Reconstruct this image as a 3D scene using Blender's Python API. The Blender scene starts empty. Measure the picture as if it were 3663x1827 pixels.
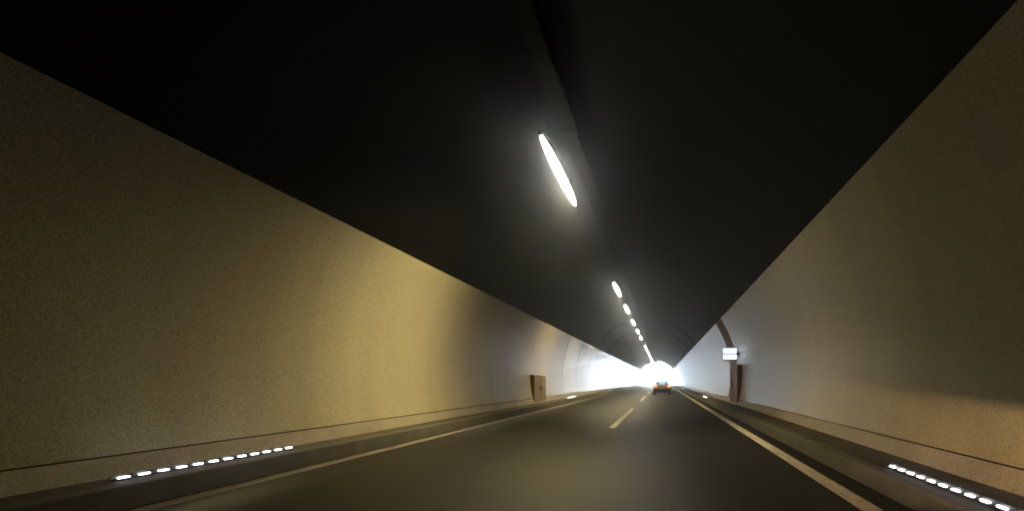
import bpy, bmesh, math, random
from mathutils import Vector, Matrix
random.seed(7)
S = bpy.context.scene
COL = S.collection
R = math.radians

# ------------------------------------------------------------------ camera
# x = across the road, y = along the tunnel, z = up; the driver's eye is at x=0, y=0.
EYE = 1.36
cd = bpy.data.cameras.new('camera')
cam = bpy.data.objects.new('camera', cd); COL.objects.link(cam)
cam.location = (0, 0, EYE); cam.rotation_euler = (R(90), 0, 0)
cd.lens = 23.76; cd.sensor_width = 36; cd.sensor_fit = 'HORIZONTAL'
cd.shift_x = -0.1467; cd.shift_y = 0.1222
cd.clip_start = 0.05; cd.clip_end = 6000
S.camera = cam

# ------------------------------------------------------------------ sky, sun, exposure
SUN_EL, SUN_AZ = 44, 72           # degrees; azimuth from +y towards +x
W = bpy.data.worlds.new('World'); S.world = W; W.use_nodes = True
wn = W.node_tree; wn.nodes.clear()
sky = wn.nodes.new('ShaderNodeTexSky'); sky.sky_type = 'NISHITA'; sky.sun_disc = False
sky.sun_elevation = R(SUN_EL); sky.sun_rotation = R(SUN_AZ)
bg = wn.nodes.new('ShaderNodeBackground'); bg.inputs[1].default_value = 0.13
wo = wn.nodes.new('ShaderNodeOutputWorld')
wn.links.new(sky.outputs[0], bg.inputs[0]); wn.links.new(bg.outputs[0], wo.inputs[0])
sl = bpy.data.lights.new('sun', 'SUN'); sl.energy = 4.0; sl.angle = R(0.5); sl.color = (1, .95, .87)
sun = bpy.data.objects.new('sun', sl); COL.objects.link(sun)
sd = Vector((math.sin(R(SUN_AZ))*math.cos(R(SUN_EL)), math.cos(R(SUN_AZ))*math.cos(R(SUN_EL)), math.sin(R(SUN_EL))))
sun.rotation_euler = sd.to_track_quat('Z', 'Y').to_euler()
sun.location = (90, 240, 90)
vs = S.view_settings
vs.view_transform = 'Standard'; vs.look = 'None'; vs.gamma = 1; vs.use_curve_mapping = False
EXPOSURE = 7.4                     # the picture is exposed for the tunnel, so daylight burns out
K = 2 ** (3 - EXPOSURE)            # lamps inside keep their brightness in the picture
vs.exposure = EXPOSURE
S.cycles.use_denoising = True; S.cycles.use_adaptive_sampling = False
S.cycles.max_bounces = 8; S.cycles.diffuse_bounces = 4; S.cycles.glossy_bounces = 4
S.cycles.volume_bounces = 0
S.cycles.sample_clamp_indirect = 2.0
S.cycles.caustics_reflective = False; S.cycles.caustics_refractive = False
S.render.film_transparent = False
S.cycles.filter_width = 1.8

# tunnel section
AX, ZC = -1.42, 1.70              # axis and centre height of the circular vault
RW, RC = 5.10, 5.15               # inner radius of the painted walls and of the bare vault
Y0, Y1 = -60.0, 195.0             # added closed end behind the camera, open portal ahead
ROAD_L, ROAD_R = -5.70, 2.65      # kerb faces
KZ = 0.25                         # walkway height

# ------------------------------------------------------------------ materials
def nodes(name):
    m = bpy.data.materials.new(name); m.use_nodes = True
    nt = m.node_tree
    return m, nt, nt.nodes['Principled BSDF']
def mat(name, col, rough=.6, metal=0, vary=.15, scale=(1, 1, 1), nscale=1.5, bump=0, bscale=60, spec=.5, vary2=0, scale2=(1, 1, 1), speck=0, sscale=60):
    m, nt, b = nodes(name)
    N, L = nt.nodes, nt.links
    b.inputs['Roughness'].default_value = rough; b.inputs['Metallic'].default_value = metal
    b.inputs['Specular IOR Level'].default_value = spec
    geo = N.new('ShaderNodeNewGeometry')
    def noise(sc, ns, lo, hi):
        mp = N.new('ShaderNodeMapping'); mp.inputs['Scale'].default_value = sc
        L.new(geo.outputs['Position'], mp.inputs[0])
        t = N.new('ShaderNodeTexNoise'); t.inputs['Scale'].default_value = ns; t.inputs['Detail'].default_value = 6
        L.new(mp.outputs[0], t.inputs['Vector'])
        r = N.new('ShaderNodeMapRange'); r.inputs[1].default_value = .3; r.inputs[2].default_value = .7
        r.inputs[3].default_value = lo; r.inputs[4].default_value = hi
        L.new(t.outputs[0], r.inputs[0]); return r.outputs[0]
    f = noise(scale, nscale, 1-vary, 1+vary)
    if vary2:
        g = noise(scale2, 1, 1-vary2, 1+vary2*.5)
        mm = N.new('ShaderNodeMath'); mm.operation = 'MULTIPLY'; L.new(f, mm.inputs[0]); L.new(g, mm.inputs[1]); f = mm.outputs[0]
    if speck:                          # grain of the surface itself: sand, aggregate, dirt specks
        wn_ = N.new('ShaderNodeTexNoise'); wn_.inputs['Scale'].default_value = sscale; wn_.inputs['Detail'].default_value = 2
        L.new(geo.outputs['Position'], wn_.inputs['Vector'])
        r = N.new('ShaderNodeMapRange'); r.inputs[1].default_value = .3; r.inputs[2].default_value = .7
        r.inputs[3].default_value = 1-speck; r.inputs[4].default_value = 1+speck; L.new(wn_.outputs[0], r.inputs[0])
        mm = N.new('ShaderNodeMath'); mm.operation = 'MULTIPLY'; L.new(f, mm.inputs[0]); L.new(r.outputs[0], mm.inputs[1]); f = mm.outputs[0]
    mx = N.new('ShaderNodeVectorMath'); mx.operation = 'SCALE'; mx.inputs[0].default_value = col
    L.new(f, mx.inputs['Scale']); L.new(mx.outputs[0], b.inputs['Base Color'])
    if bump:
        t = N.new('ShaderNodeTexNoise'); t.inputs['Scale'].default_value = bscale; t.inputs['Detail'].default_value = 5
        L.new(geo.outputs['Position'], t.inputs['Vector'])
        bp = N.new('ShaderNodeBump'); bp.inputs['Strength'].default_value = bump; bp.inputs['Distance'].default_value = .02
        L.new(t.outputs[0], bp.inputs['Height']); L.new(bp.outputs[0], b.inputs['Normal'])
    return m
def emit(name, col, strength, light=True):
    m, nt, b = nodes(name)
    b.inputs['Base Color'].default_value = (.8, .8, .8, 1); b.inputs['Roughness'].default_value = .3
    b.inputs['Emission Color'].default_value = (*col, 1); b.inputs['Emission Strength'].default_value = strength
    if not light: m.cycles.emission_sampling = 'NONE'
    return m
def glass(name):
    m, nt, b = nodes(name)
    b.inputs['Roughness'].default_value = .05; b.inputs['Base Color'].default_value = (.03, .03, .03, 1)
    tr = nt.nodes.new('ShaderNodeBsdfTransparent'); tr.inputs[0].default_value = (.75, .78, .78, 1)
    mx = nt.nodes.new('ShaderNodeMixShader'); mx.inputs[0].default_value = .15
    nt.links.new(tr.outputs[0], mx.inputs[1]); nt.links.new(b.outputs[0], mx.inputs[2])
    nt.links.new(mx.outputs[0], nt.nodes['Material Output'].inputs[0])
    return m
M = {
 'wall': mat('painted_wall', (.45, .41, .285), .21, vary=.06, scale=(.3, 1, .3), nscale=.5, vary2=.06, scale2=(.10, 1.6, .12), bump=.04, bscale=5, speck=.38, sscale=46),
 'wall_dirty': mat('dirty_painted_wall', (.36, .325, .215), .34, spec=.4, vary=.08, scale=(.3, 1, .3), nscale=.5, vary2=.08, scale2=(.10, 1.6, .12), bump=.06, bscale=5, speck=.38, sscale=46),  # right wall: darker, duller copy of the wall paint to dim its light
 'plinth': mat('plinth_concrete', (.33, .295, .23), .55, speck=.35, sscale=42, vary=.12, nscale=1.2, bump=.2, bscale=30),
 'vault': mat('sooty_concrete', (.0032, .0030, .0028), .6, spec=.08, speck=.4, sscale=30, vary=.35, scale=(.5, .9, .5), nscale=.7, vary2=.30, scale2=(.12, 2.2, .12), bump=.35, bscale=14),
 'backing': mat('bare_rock', (.05, .05, .05), .9),
 'asphalt': mat('asphalt', (.015, .014, .0135), .50, spec=.14, speck=.5, sscale=36, vary=.18, scale=(1.2, .25, 1), nscale=1.4, vary2=.2, scale2=(2.2, .06, 1), bump=.5, bscale=40),
 'walk': mat('walkway_concrete', (.07, .063, .052), .6, spec=.25, speck=.3, sscale=40, vary=.2, nscale=1.1, bump=.4, bscale=35),
 'kerb': mat('kerb_concrete', (.10, .095, .085), .65, vary=.25, nscale=2, bump=.4, bscale=40),
 'gutter': mat('gutter_concrete', (.07, .066, .06), .55, vary=.2, nscale=2),
 'line': mat('line_paint', (.66, .61, .52), .6, spec=.3, vary=.25, scale=(5, 1.2, 1), nscale=2, speck=.25, sscale=50, bump=.3, bscale=80),
 'oldline': mat('worn_line_paint', (.22, .20, .17), .5, vary=.35, scale=(3, .6, 1), nscale=2, bump=.3, bscale=80),  # worn paint, its colour also darkened to stand in for dim light
 'steel': mat('dull_steel', (.011, .010, .009), .75, 0, spec=.2, vary=.15, nscale=3),
 'darksteel': mat('dark_steel', (.04, .04, .04), .45, .4),
 'fan': mat('fan_casing', (.22, .23, .25), .45, .5, vary=.1),
 'cab': mat('cabinet_paint', (.19, .15, .095), .5, vary=.1, nscale=3),
 'brown': mat('brown_red_paint', (.12, .065, .05), .5, vary=.15, nscale=3),
 'band': mat('brown_wall_band', (.16, .11, .085), .65, vary=.1, nscale=1),
 'rubber': mat('rubber', (.02, .02, .02), .8),
 'carpaint': mat('silver_car_paint', (.40, .45, .56), .3, .1, vary=.03),
 'carglass': glass('car_glass'),
 'plastic': mat('black_plastic', (.02, .02, .022), .5, vary=.05),
 'rim': mat('wheel_rim', (.3, .3, .32), .3, .8),
 'plate': mat('plate_white', (.7, .7, .68), .4, vary=.03),
 'black': mat('black_paint', (.02, .02, .025), .5, vary=.03),
 'blue': mat('blue_paint', (.02, .07, .28), .4, vary=.05),
 'earth': mat('earth', (.17, .17, .165), .9, vary=.4, nscale=.05),
 'portal': mat('portal_concrete', (.42, .40, .36), .8, vary=.15, nscale=.6, bump=.3, bscale=8),
 'lamp': emit('lamp_diffuser', (1, .90, .72), 5*K),
 'led': emit('led', (.93, .96, 1), 2.2*K, False),
 'sign': emit('sign_face', (.80, .91, 1), .24*K),
 'tail': emit('tail_lamp', (1, .06, .015), .12*K, False),
 'brake': emit('brake_lamp', (1, .20, .06), .8*K, False),
}

# ------------------------------------------------------------------ helpers
def obj(name, bm, material, parent=None, smooth=False):
    me = bpy.data.meshes.new(name)
    bmesh.ops.recalc_face_normals(bm, faces=bm.faces)
    bm.to_mesh(me); bm.free()
    me.materials.append(M[material])
    if smooth:
        for p in me.polygons: p.use_smooth = True
    o = bpy.data.objects.new(name, me); COL.objects.link(o)
    if parent: o.parent = parent
    return o
def thing(name, label, cat, loc=(0, 0, 0), group=None, rz=0):
    o = bpy.data.objects.new(name, None); COL.objects.link(o)
    o.empty_display_size = .2
    o.location = loc; o.rotation_euler.z = rz
    return tag(o, label, cat, group)
def tag(o, label, cat, group=None):
    o['label'] = label; o['category'] = cat
    if group: o['group'] = group
    return o
def struct(o, label=None):
    o['kind'] = 'structure'
    if label: o['label'] = label
    return o
def dup(root, loc, label, rz=None):
    r = root.copy(); COL.objects.link(r); r.location = loc; r['label'] = label
    if rz is not None: r.rotation_euler.z = rz
    for ch in list(root.children):
        c = ch.copy(); COL.objects.link(c); c.parent = r
        for g in ch.children:
            d = g.copy(); COL.objects.link(d); d.parent = c
    return r
def box(bm, x0, x1, y0, y1, z0, z1, bev=0):
    v = [bm.verts.new((x, y, z)) for x in (x0, x1) for y in (y0, y1) for z in (z0, z1)]
    fs = [bm.faces.new([v[i] for i in f]) for f in ((0, 1, 3, 2), (4, 6, 7, 5), (0, 4, 5, 1), (2, 3, 7, 6), (0, 2, 6, 4), (1, 5, 7, 3))]
    if bev:
        es = list({e for f in fs for e in f.edges})
        bmesh.ops.bevel(bm, geom=es, offset=bev, segments=2, affect='EDGES', profile=.7)
    return bm
def B(): return bmesh.new()
def cyl(bm, p, q, r, n=16, r2=None, cap=True):
    p, q = Vector(p), Vector(q); d = (q-p).normalized()
    a = d.orthogonal().normalized(); b = d.cross(a)
    r2 = r if r2 is None else r2
    A = [bm.verts.new(p + r*(math.cos(t)*a + math.sin(t)*b)) for t in [2*math.pi*i/n for i in range(n)]]
    C = [bm.verts.new(q + r2*(math.cos(t)*a + math.sin(t)*b)) for t in [2*math.pi*i/n for i in range(n)]]
    for i in range(n): bm.faces.new((A[i], A[(i+1) % n], C[(i+1) % n], C[i]))
    if cap: bm.faces.new(A[::-1]); bm.faces.new(C)
    return bm
def arc_pt(phi, r, y): return (AX + r*math.cos(R(phi)), y, ZC + r*math.sin(R(phi)))
def arc_solid(bm, p0, p1, ri, ro, y0, y1, step=2.5):
    """A curved slab of the lining between two angles (degrees, 0 = right, 90 = crown) and two stations."""
    n = max(2, int(abs(p1-p0)/step))
    ring = [p0 + (p1-p0)*i/n for i in range(n+1)]
    g = {}
    for yi, y in enumerate((y0, y1)):
        for ri_, r in enumerate((ri, ro)):
            g[yi, ri_] = [bm.verts.new(arc_pt(p, r, y)) for p in ring]
    for i in range(n):
        bm.faces.new((g[0, 0][i], g[0, 0][i+1], g[1, 0][i+1], g[1, 0][i]))
        bm.faces.new((g[0, 1][i], g[1, 1][i], g[1, 1][i+1], g[0, 1][i+1]))
        for y in (0, 1): bm.faces.new((g[y, 0][i], g[y, 1][i], g[y, 1][i+1], g[y, 0][i+1]))
    for i in (0, n): bm.faces.new((g[0, 0][i], g[1, 0][i], g[1, 1][i], g[0, 1][i]))
    return bm
def smooth_by_angle(o, deg=30):
    for p in o.data.polygons: p.use_smooth = True
    try: o.data.set_sharp_from_angle(angle=R(deg))
    except Exception: pass

# ------------------------------------------------------------------ ground and road
bm = B()
G = 2500
v = [bm.verts.new(p) for p in ((-G, -G, -.5), (G, -G, -.5), (G, G, -.5), (-G, G, -.5))]; bm.faces.new(v)
struct(obj('ground', bm, 'earth'))
bm = box(B(), ROAD_L-.02, ROAD_R+.02, Y0, 900, -.45, 0)
road = struct(obj('road', bm, 'asphalt'))
# lane markings: thin painted sheets
def sheet(name, x0, x1, y0, y1, z, material, parent):
    return obj(name, box(B(), x0, x1, y0, y1, z, z+.005), material, parent)
sheet('edge_line', 2.10, 2.32, Y0+1, 600, -.001, 'line', road)
sheet('edge_line', -5.60, -5.38, Y0+1, 600, -.001, 'oldline', road)
k = 0
y = 19.6 - 26
while y < 400:
    if y > -20: sheet('lane_dash', -1.545, -1.365, y, y+13.4, -.001, 'line', road)
    y += 26
# walkways with kerbs
def walkway(name, xk, xw, label):
    s = 1 if xw > xk else -1
    bm = B()
    box(bm, min(xk+s*.20, xw), max(xk+s*.20, xw), Y0, Y1, -.45, KZ-.004)
    w = struct(obj(name, bm, 'walk'), label)
    bm = B(); box(bm, min(xk, xk+s*.197), max(xk, xk+s*.197), Y0, Y1, -.45, KZ, .02)
    obj('kerb', bm, 'kerb', w)
    return w
walkway('walkway', ROAD_L, -6.75, 'raised concrete walkway beside the far lane')
walkway('walkway', ROAD_R, 3.92, 'raised concrete walkway beside the near lane')

# ------------------------------------------------------------------ the tunnel lining
PL0, PL1, PR1 = -13.6, 30.0, 32.5
PB0 = -16.7
RO = 5.45
def stations(first, step):
    ys = [Y0]; y = first
    while y < Y1 - step*.4: ys.append(y); y += step
    return ys + [Y1]
GAP = .02
def wall(side, label):
    t = thing('tunnel_wall', label, 'wall', (0, 0, 0), 'painted tunnel walls')
    a = (lambda p: p) if side > 0 else (lambda p: 180-p)
    top = PR1 if side > 0 else PL1
    st = stations(44, 7.0)
    for i in range(len(st)-1):
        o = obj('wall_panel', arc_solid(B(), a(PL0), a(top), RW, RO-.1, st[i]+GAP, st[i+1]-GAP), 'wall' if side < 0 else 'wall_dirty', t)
        smooth_by_angle(o)
    obj('base_strip', arc_solid(B(), a(PB0), a(PL0-.2), RW+.01, RO-.1, Y0, Y1), 'plinth', t)
    return t
wl = wall(-1, 'pale painted wall on the far-lane side, lit by the ceiling lamps')
wr = wall(1, 'pale painted wall on the near-lane side, behind the lit sign')
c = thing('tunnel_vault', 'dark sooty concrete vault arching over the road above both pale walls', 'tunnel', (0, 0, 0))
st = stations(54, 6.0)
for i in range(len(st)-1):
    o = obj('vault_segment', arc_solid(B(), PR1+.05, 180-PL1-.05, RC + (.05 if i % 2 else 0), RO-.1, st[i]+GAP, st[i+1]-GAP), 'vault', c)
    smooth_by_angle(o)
o = obj('outer_shell', arc_solid(B(), -35, 215, RO-.09, RO+.4, Y0-.3, Y1-.05), 'backing', c)  # unseen shell added to seal light leaks at the joints
# unseen cap behind the camera, added to keep sky light out, and the portal headwall
bm = B(); n = 48
vv = [bm.verts.new(arc_pt(-40 + 260*i/n, RO+.2, Y0-.2)) for i in range(n+1)]; bm.faces.new(vv)
obj('end_wall', bm, 'backing', c)
bm = B()
n = 40
inner = [(AX + RO*math.cos(R(p)), ZC + RO*math.sin(R(p))) for p in [-22 + 224*i/n for i in range(n+1)]]
outer = []
for i in range(n+1):
    a = R(-22 + 224*i/n); d = 9.5/max(abs(math.cos(a)), abs(math.sin(a)))
    outer.append((AX + d*math.cos(a), max(-.5, ZC + d*math.sin(a)*.85)))
g = [[bm.verts.new((x, yy, z)) for x, z in ring] for yy in (Y1+.02, Y1+.7) for ring in (inner, outer)]
for i in range(n):
    bm.faces.new((g[0][i], g[0][i+1], g[1][i+1], g[1][i])); bm.faces.new((g[2][i], g[3][i], g[3][i+1], g[2][i+1]))
    bm.faces.new((g[0][i], g[2][i], g[2][i+1], g[0][i+1])); bm.faces.new((g[1][i], g[1][i+1], g[3][i+1], g[3][i]))
obj('portal_frame', bm, 'portal', c)
# sampling guide for sky light entering the open end (a portal: it gives off no light of its own)
pl = bpy.data.lights.new('sky_portal', 'AREA'); pl.shape = 'RECTANGLE'; pl.size = 10.6; pl.size_y = 7.4
pl.cycles.is_portal = True
po = bpy.data.objects.new('sky_portal', pl); COL.objects.link(po)
po.location = (AX, Y1+.9, 3.3); po.rotation_euler = (R(-90), 0, 0)

# ------------------------------------------------------------------ cable tray and conduit under the vault
t = thing('cable_tray', 'grey steel cable tray running along the vault beside the lamps', 'cable tray', (-1.95, 0, 6.55))
bm = B(); box(bm, -.15, .15, Y0, Y1-1, 0, .015)
for s in (-1, 1): box(bm, s*.15-.008, s*.15+.008, Y0, Y1-1, .0, .075)
obj('trough', bm, 'steel', t)
for i in range(3):
    obj('cable', cyl(B(), (-.08+.075*i, Y0, .04), (-.08+.075*i, Y1-1, .04), .022, 8), 'rubber', t, True)
hm = None
for y in range(-10, 190, 8):
    if hm is None:
        hm = obj('hanger', box(B(), -.17, .17, -.02, .02, -.012, -.001), 'steel', t)
        o = hm
        b2 = B(); b2.from_mesh(hm.data)
        for s in (-1, 1): box(b2, s*.165-.008, s*.165+.008, -.02, .02, -.012, .38)
        b2.to_mesh(hm.data); b2.free()
    else:
        o = hm.copy(); COL.objects.link(o)
    o.location = (0, y, 0)

# ------------------------------------------------------------------ ceiling lamps
LX, LZ, LAMP_W = -2.40, 6.20, 66
def lamp():
    t = thing('ceiling_lamp', '', 'lamp', (LX, 0, LZ), 'row of ceiling lamps')
    Lh = 2.62
    # diffuser: glass lengthened and pointed to follow the lamp's motion light streak
    bm = B(); n, mseg = 14, 6; rings = []
    for i in range(n+1):
        u = -1 + 2*i/n
        w = .032 + .072*(1-abs(u)**2.6)
        ring = []
        for j in range(mseg+1):
            a = math.pi*j/mseg
            ring.append(bm.verts.new((w*math.cos(a), u*Lh, -.85*w*math.sin(a))))
        rings.append(ring)
    for i in range(n):
        for j in range(mseg): bm.faces.new((rings[i][j], rings[i+1][j], rings[i+1][j+1], rings[i][j+1]))
        bm.faces.new((rings[i][0], rings[i][mseg], rings[i+1][mseg], rings[i+1][0]))
    bm.faces.new(rings[0]); bm.faces.new(rings[n][::-1])
    obj('diffuser', bm, 'lamp', t, True)
    al = bpy.data.lights.new('lamp_light', 'AREA'); al.shape = 'RECTANGLE'; al.size = .18; al.size_y = 3.4
    al.energy = LAMP_W*K; al.color = (1, .79, .33); al.spread = R(148)
    ao = bpy.data.objects.new('lamp_light', al); COL.objects.link(ao); ao.parent = t
    ao.location = (0, .7, -.15); ao.rotation_euler = (0, R(10), 0)   # throws towards the far wall
    # housing following the same outline
    bm = B(); rings = []
    for i in range(n+1):
        u = -1 + 2*i/n
        w = .045 + .078*(1-abs(u)**2.6)
        rings.append([bm.verts.new(q) for q in ((-w, u*(Lh+.03), .004), (w, u*(Lh+.03), .004), (w*.8, u*(Lh+.03), .10), (-w*.8, u*(Lh+.03), .10))])
    for i in range(n):
        for j in range(4): bm.faces.new((rings[i][j], rings[i][(j+1) % 4], rings[i+1][(j+1) % 4], rings[i+1][j]))
    bm.faces.new(rings[0]); bm.faces.new(rings[n][::-1])
    obj('housing', bm, 'darksteel', t)
    for y in (-1.8, 1.8):
        obj('hanger', cyl(B(), (0, y, .10), (0, y, .62), .014, 8), 'steel', t)
    return t
LAMPS = [16.0, 36.0, 45.9, 56.2, 66.4, 76.4, 95.8, 105.6, 115.5, 125.6, 134.3, 143, 151.2, 159]
ORD = ['nearest and largest ceiling lamp, a long glowing bar', 'second ceiling lamp in the row, beyond the long dark gap',
       'third ceiling lamp along the row', 'fourth ceiling lamp along the row', 'fifth ceiling lamp along the row',
       'sixth ceiling lamp, the last before the short gap', 'seventh ceiling lamp, just past the short gap', 'eighth ceiling lamp along the row',
       'ninth ceiling lamp along the row', 'tenth ceiling lamp along the row', 'eleventh ceiling lamp along the row', 'twelfth ceiling lamp along the row',
       'thirteenth ceiling lamp, last but one before the fans', 'fourteenth and farthest ceiling lamp, beside the fans']
L0 = lamp()
for i, y in enumerate(LAMPS):
    if i == 0: L0.location.y = y; L0['label'] = ORD[0]
    else: dup(L0, (LX, y, LZ), ORD[i])

# ------------------------------------------------------------------ guide lights on the walkways
def guide():
    t = thing('guide_light', '', 'guide light', (0, 0, 0), 'guide lights along the walkways')
    Lh = 1.85
    bm = box(B(), -.035, .035, -Lh, Lh, 0, .018); box(bm, -.035, -.028, -Lh, Lh, .0182, .052)   # lip added to keep LED light off the wall
    obj('rail', bm, 'rubber', t)
    first = None
    for i in range(12):  # one LED's light trail drawn out as extra glowing segments
        if first is None:
            first = obj('led', box(B(), -.015, .015, -.075, .075, .0185, .031, .005), 'led', t); o = first
        else:
            o = first.copy(); COL.objects.link(o)
        o.location = (0, -Lh + .155 + i*(2*Lh-.31)/11, 0)
    return t
G0 = guide()
left = [9.35, 45.5, 79, 110, 125, 138, 152, 165, 179]
right = [6.9, 46.3, 95, 139, 160, 181]
LN = ['nearest', 'second', 'third', 'fourth', 'fifth', 'sixth', 'seventh', 'eighth', 'ninth and farthest']
RN = ['nearest', 'second', 'third', 'fourth', 'fifth', 'sixth and farthest']
for i, y in enumerate(left):
    lab = ('row of twelve white dashes on the walkway, nearest on the far-lane side' if i == 0 else f'{LN[i]} white guide light on the walkway beyond the far lane')
    if i == 0: G0.location = (-6.10, y, KZ-.004); G0['label'] = lab
    else: dup(G0, (-6.10, y, KZ-.004), lab)
for i, y in enumerate(right):
    lab = ('row of white dashes on the walkway, nearest on the near-lane side' if i == 0 else f'{RN[i]} white guide light on the walkway beside the near lane')
    dup(G0, (2.93, y, KZ-.003), lab, math.pi)

# ------------------------------------------------------------------ hydrant cabinet in the far-lane wall
t = thing('hydrant_cabinet', 'low brown-yellow hydrant cabinet on the wall by the walkway', 'cabinet', (-6.35, 33.4, KZ))
obj('carcass', box(B(), -.45, .0, 0, 3.4, 0, 1.40, .01), 'cab', t)
for i in range(2):
    d = obj('door', box(B(), .003, .03, .04+i*1.68, 1.68+i*1.68, .06, 1.37, .006), 'cab', t)
    obj('handle', box(B(), .031, .06, 1.50 if i == 0 else 1.83, 1.56 if i == 0 else 1.89, .62, .82, .008), 'darksteel', d)

# ------------------------------------------------------------------ emergency cabinet and lit sign on the near-lane wall
t = thing('emergency_cabinet', 'tall dark red-brown emergency cabinet standing under the lit sign', 'cabinet', (3.50, 31.2, KZ))
obj('carcass', box(B(), 0, .4, 0, 3.6, 0, 1.85, .01), 'brown', t)
for i in range(2):
    d = obj('door', box(B(), -.03, -.003, .05+i*1.77, 1.75+i*1.77, .08, 1.8, .006), 'brown', t)
    obj('handle', box(B(), -.06, -.031, 1.58 if i == 0 else 1.98, 1.64 if i == 0 else 2.04, .8, 1.05, .008), 'darksteel', d)
obj('painted_band', arc_solid(B(), PL0+.3, PR1-.05, RW-.006, RW+.05, 33.2, 36.4), 'band', wr)
t = thing('lit_sign', 'small lit white sign with a dark middle line, mounted on the wall', 'sign', (3.16, 31.6, 2.62), rz=R(-6))
obj('case', box(B(), -.34, .34, 0, .14, -.29, .29, .015), 'blue', t)
for z0, z1 in ((-.255, -.025), (.025, .255)):
    obj('lit_panel', box(B(), -.315, .315, -.012, -.002, z0, z1, .004), 'sign', t)
obj('divider_bar', box(B(), -.30, .32, -.014, -.002, -.018, .016), 'black', t)
obj('bracket', box(B(), .342, .62, .05, .09, -.06, .06), 'darksteel', t)

# ------------------------------------------------------------------ jet fans under the vault by the portal
def fan(loc, label):
    t = thing('jet_fan', label, 'fan', loc, 'jet fans by the portal')
    bm = B(); n = 28
    prof = [(0, .50), (.12, .53), (.35, .48), (3.1, .48), (3.35, .53), (3.45, .50), (3.45, .44), (3.2, .42), (.3, .42), (0, .44)]
    rr = [[bm.verts.new((r*math.cos(2*math.pi*k/n), y, r*math.sin(2*math.pi*k/n))) for k in range(n)] for y, r in prof]
    for i in range(len(rr)):
        a, b = rr[i], rr[(i+1) % len(rr)]
        for k in range(n): bm.faces.new((a[k], a[(k+1) % n], b[(k+1) % n], b[k]))
    obj('casing', bm, 'fan', t, True)
    bm = B(); cyl(bm, (0, .5, 0), (0, 1.5, 0), .16, 16, .16); cyl(bm, (0, .25, 0), (0, .5, 0), .04, 16, .16)
    h = obj('hub', bm, 'fan', t)
    bl = None
    for k in range(8):
        if bl is None:
            bm = B(); v = [bm.verts.new(p) for p in ((.14, .85, -.06), (.41, .80, -.09), (.41, 1.0, .09), (.14, .95, .06), (.14, .87, -.06), (.41, .82, -.09), (.41, 1.02, .09), (.14, .97, .06))]
            for f in ((0, 1, 2, 3), (7, 6, 5, 4), (0, 4, 5, 1), (1, 5, 6, 2), (2, 6, 7, 3), (3, 7, 4, 0)): bm.faces.new([v[i] for i in f])
            bl = obj('blade', bm, 'darksteel', h); o = bl
        else:
            o = bl.copy(); COL.objects.link(o)
        o.rotation_euler = (0, 2*math.pi*k/8, 0)
    for y in (.8, 2.6):
        dx = loc[0]-AX; top = ZC + math.sqrt(RC**2-dx*dx) - loc[2]
        obj('bracket', box(B(), -.2, .2, y-.03, y+.03, .47, top+.1), 'darksteel', t)
    return t
fan((-3.35, 168, 5.38), 'jet fan hanging under the vault beside the last lamps')
fan((-1.40, 168, 5.38), 'jet fan hanging at the crown of the vault over the portal glare')

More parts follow.
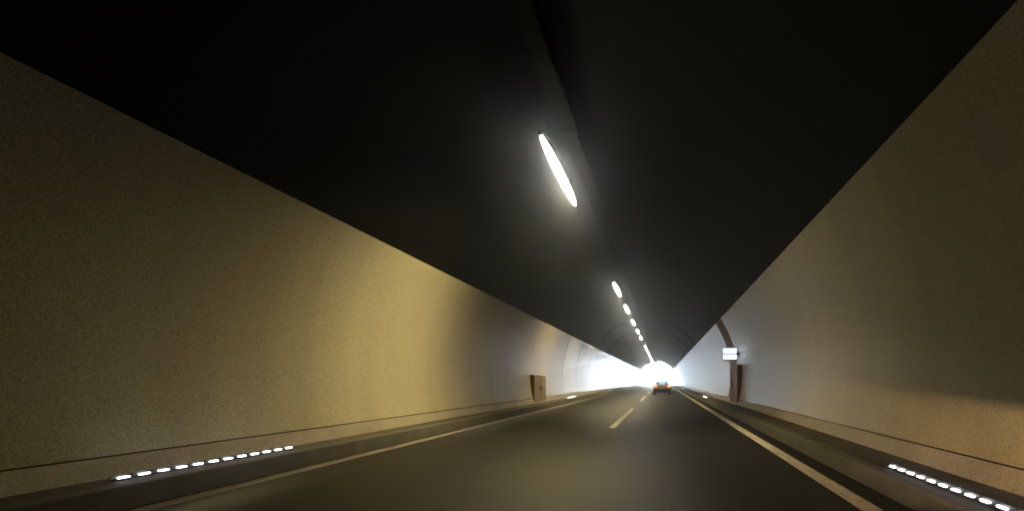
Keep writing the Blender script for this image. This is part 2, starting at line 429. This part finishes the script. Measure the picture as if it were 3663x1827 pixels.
# ------------------------------------------------------------------ the car ahead
def car(loc):
    t = thing('car', 'silver car driving ahead with lit tail lamps before the bright portal', 'car', loc)
    # body: cross sections along y (rear at 0)
    secs = [  # y, half width low, half width belt, z low, z belt, z top, half width top
        (0.00, .80, .80, .34, .86, .92, .70), (0.06, .87, .86, .26, .92, .98, .72), (.5, .90, .89, .20, .96, 1.02, .74),
        (1.2, .90, .90, .18, .95, 1.00, .76), (2.6, .90, .90, .18, .93, .98, .76), (3.4, .89, .88, .20, .88, .92, .72), (4.1, .84, .82, .26, .72, .78, .64), (4.3, .70, .70, .34, .62, .66, .54)]
    bm = B(); rings = []
    for y, wl_, wb, zl, zb, zt, wt in secs:
        pts = [(-wl_*.92, zl), (-wl_, zl+.14), (-wb-.01, (zl+zb)/2), (-wb, zb-.06), (-wt, zt), (wt, zt), (wb, zb-.06), (wb+.01, (zl+zb)/2), (wl_, zl+.14), (wl_*.92, zl)]
        rings.append([bm.verts.new((x, y, z)) for x, z in pts])
    for i in range(len(rings)-1):
        n = len(rings[i])
        for j in range(n): bm.faces.new((rings[i][j], rings[i][(j+1) % n], rings[i+1][(j+1) % n], rings[i+1][j]))
    bm.faces.new(rings[0]); bm.faces.new(rings[-1][::-1])
    smooth_by_angle(obj('body', bm, 'carpaint', t), 35)
    # cabin: roof on pillars with glass between, open inside
    cb = obj('roof', box(B(), -.60, .60, .62, 2.1, 1.35, 1.40, .02), 'carpaint', t)
    def slab(pts, off):
        bm = B(); bm.faces.new([bm.verts.new(p) for p in pts])
        ex = bmesh.ops.extrude_face_region(bm, geom=bm.faces[:]); bmesh.ops.translate(bm, vec=off, verts=[g for g in ex['geom'] if isinstance(g, bmesh.types.BMVert)])
        return bm
    obj('rear_window', slab(((-.58, .27, .99), (.58, .27, .99), (.53, .615, 1.35), (-.53, .615, 1.35)), (0, -.008, .006)), 'carglass', t)
    obj('windscreen', slab(((-.60, 3.0, .96), (.60, 3.0, .96), (.53, 2.11, 1.35), (-.53, 2.11, 1.35)), (0, .006, .008)), 'carglass', t)
    for s in (-1, 1):
        obj('side_window', slab(((s*.70, .45, .99), (s*.70, 2.85, .97), (s*.60, 2.1, 1.35), (s*.60, .72, 1.35)), (s*.008, 0, .003)), 'carglass', t)
        for p, q in (((s*.66, .22, .97), (s*.575, .64, 1.36)), ((s*.69, 1.6, .97), (s*.60, 1.6, 1.36)), ((s*.66, 3.05, .95), (s*.575, 2.09, 1.36))):
            obj('pillar', cyl(B(), p, q, .04, 8), 'carpaint', t)
        obj('headrest', box(B(), s*.38-.13, s*.38+.13, 1.85, 1.95, .98, 1.18, .03), 'plastic', t)
        obj('mirror', box(B(), s*.90 if s > 0 else -1.08, 1.08 if s > 0 else -.90, 2.65, 2.78, .94, 1.08, .03), 'plastic', t)
        l = obj('tail_lamp', box(B(), s*.64-.18, s*.64+.18, -.025, .06, .74, .90, .02), 'tail', t)
        obj('brake_lamp', box(B(), s*.66-.11, s*.66+.11, -.034, -.026, .78, .88, .003), 'brake', l)
    obj('bumper', box(B(), -.86, .86, -.07, .12, .30, .60, .05), 'plastic', t)
    obj('number_plate', box(B(), -.26, .26, -.085, -.072, .62, .73, .004), 'plate', t)
    for s in (-1, 1):
        for y in (.85, 3.45):
            w = obj('wheel', cyl(B(), (s*.64, y, .315), (s*.86, y, .315), .315, 24), 'rubber', t)
            obj('rim', cyl(B(), (s*.861, y, .315), (s*.885, y, .315), .20, 18), 'rim', w)
    return t
car((-.02, 65.5, 0))

# ------------------------------------------------------------------ the driver's own dipped headlights (their beams show on the road, kerb and wall)
def headlight(x, yaw, pitch, roll, energy, half_v, ratio):
    l = bpy.data.lights.new('headlight', 'SPOT'); l.energy = energy*K; l.color = (1, .64, .32)
    l.spot_size = R(half_v*2); l.spot_blend = .45; l.shadow_soft_size = .05
    o = bpy.data.objects.new('headlight', l); COL.objects.link(o)
    o.location = (x, 1.7, .66)
    d = Vector((math.sin(R(yaw))*math.cos(R(pitch)), math.cos(R(yaw))*math.cos(R(pitch)), math.sin(R(pitch))))
    q = d.to_track_quat('-Z', 'Y')
    o.rotation_euler = (q.to_matrix() @ Matrix.Rotation(R(roll), 3, 'Z')).to_euler()
    o.scale = (ratio, 1, 1)
headlight(-.30, 8, -2.2, 5, 120, 5, 6)
headlight(.95, 14, -1.8, 7, 235, 5.5, 6)

# ------------------------------------------------------------------ haze: air volume added to make glare glow round lamps and exit
HAZE = 0.0060
m = bpy.data.materials.new('haze'); m.use_nodes = True
nt = m.node_tree; nt.nodes.remove(nt.nodes['Principled BSDF'])
pv = nt.nodes.new('ShaderNodeVolumePrincipled'); pv.inputs['Color'].default_value = (.76, .86, 1, 1)
pv.inputs['Density'].default_value = HAZE; pv.inputs['Anisotropy'].default_value = .955
nt.links.new(pv.outputs[0], nt.nodes['Material Output'].inputs['Volume'])
M['haze'] = m
h = obj('haze', box(B(), -G-5, G+5, -G-5, G+5, -1.5, 14), 'haze'); h['kind'] = 'stuff'
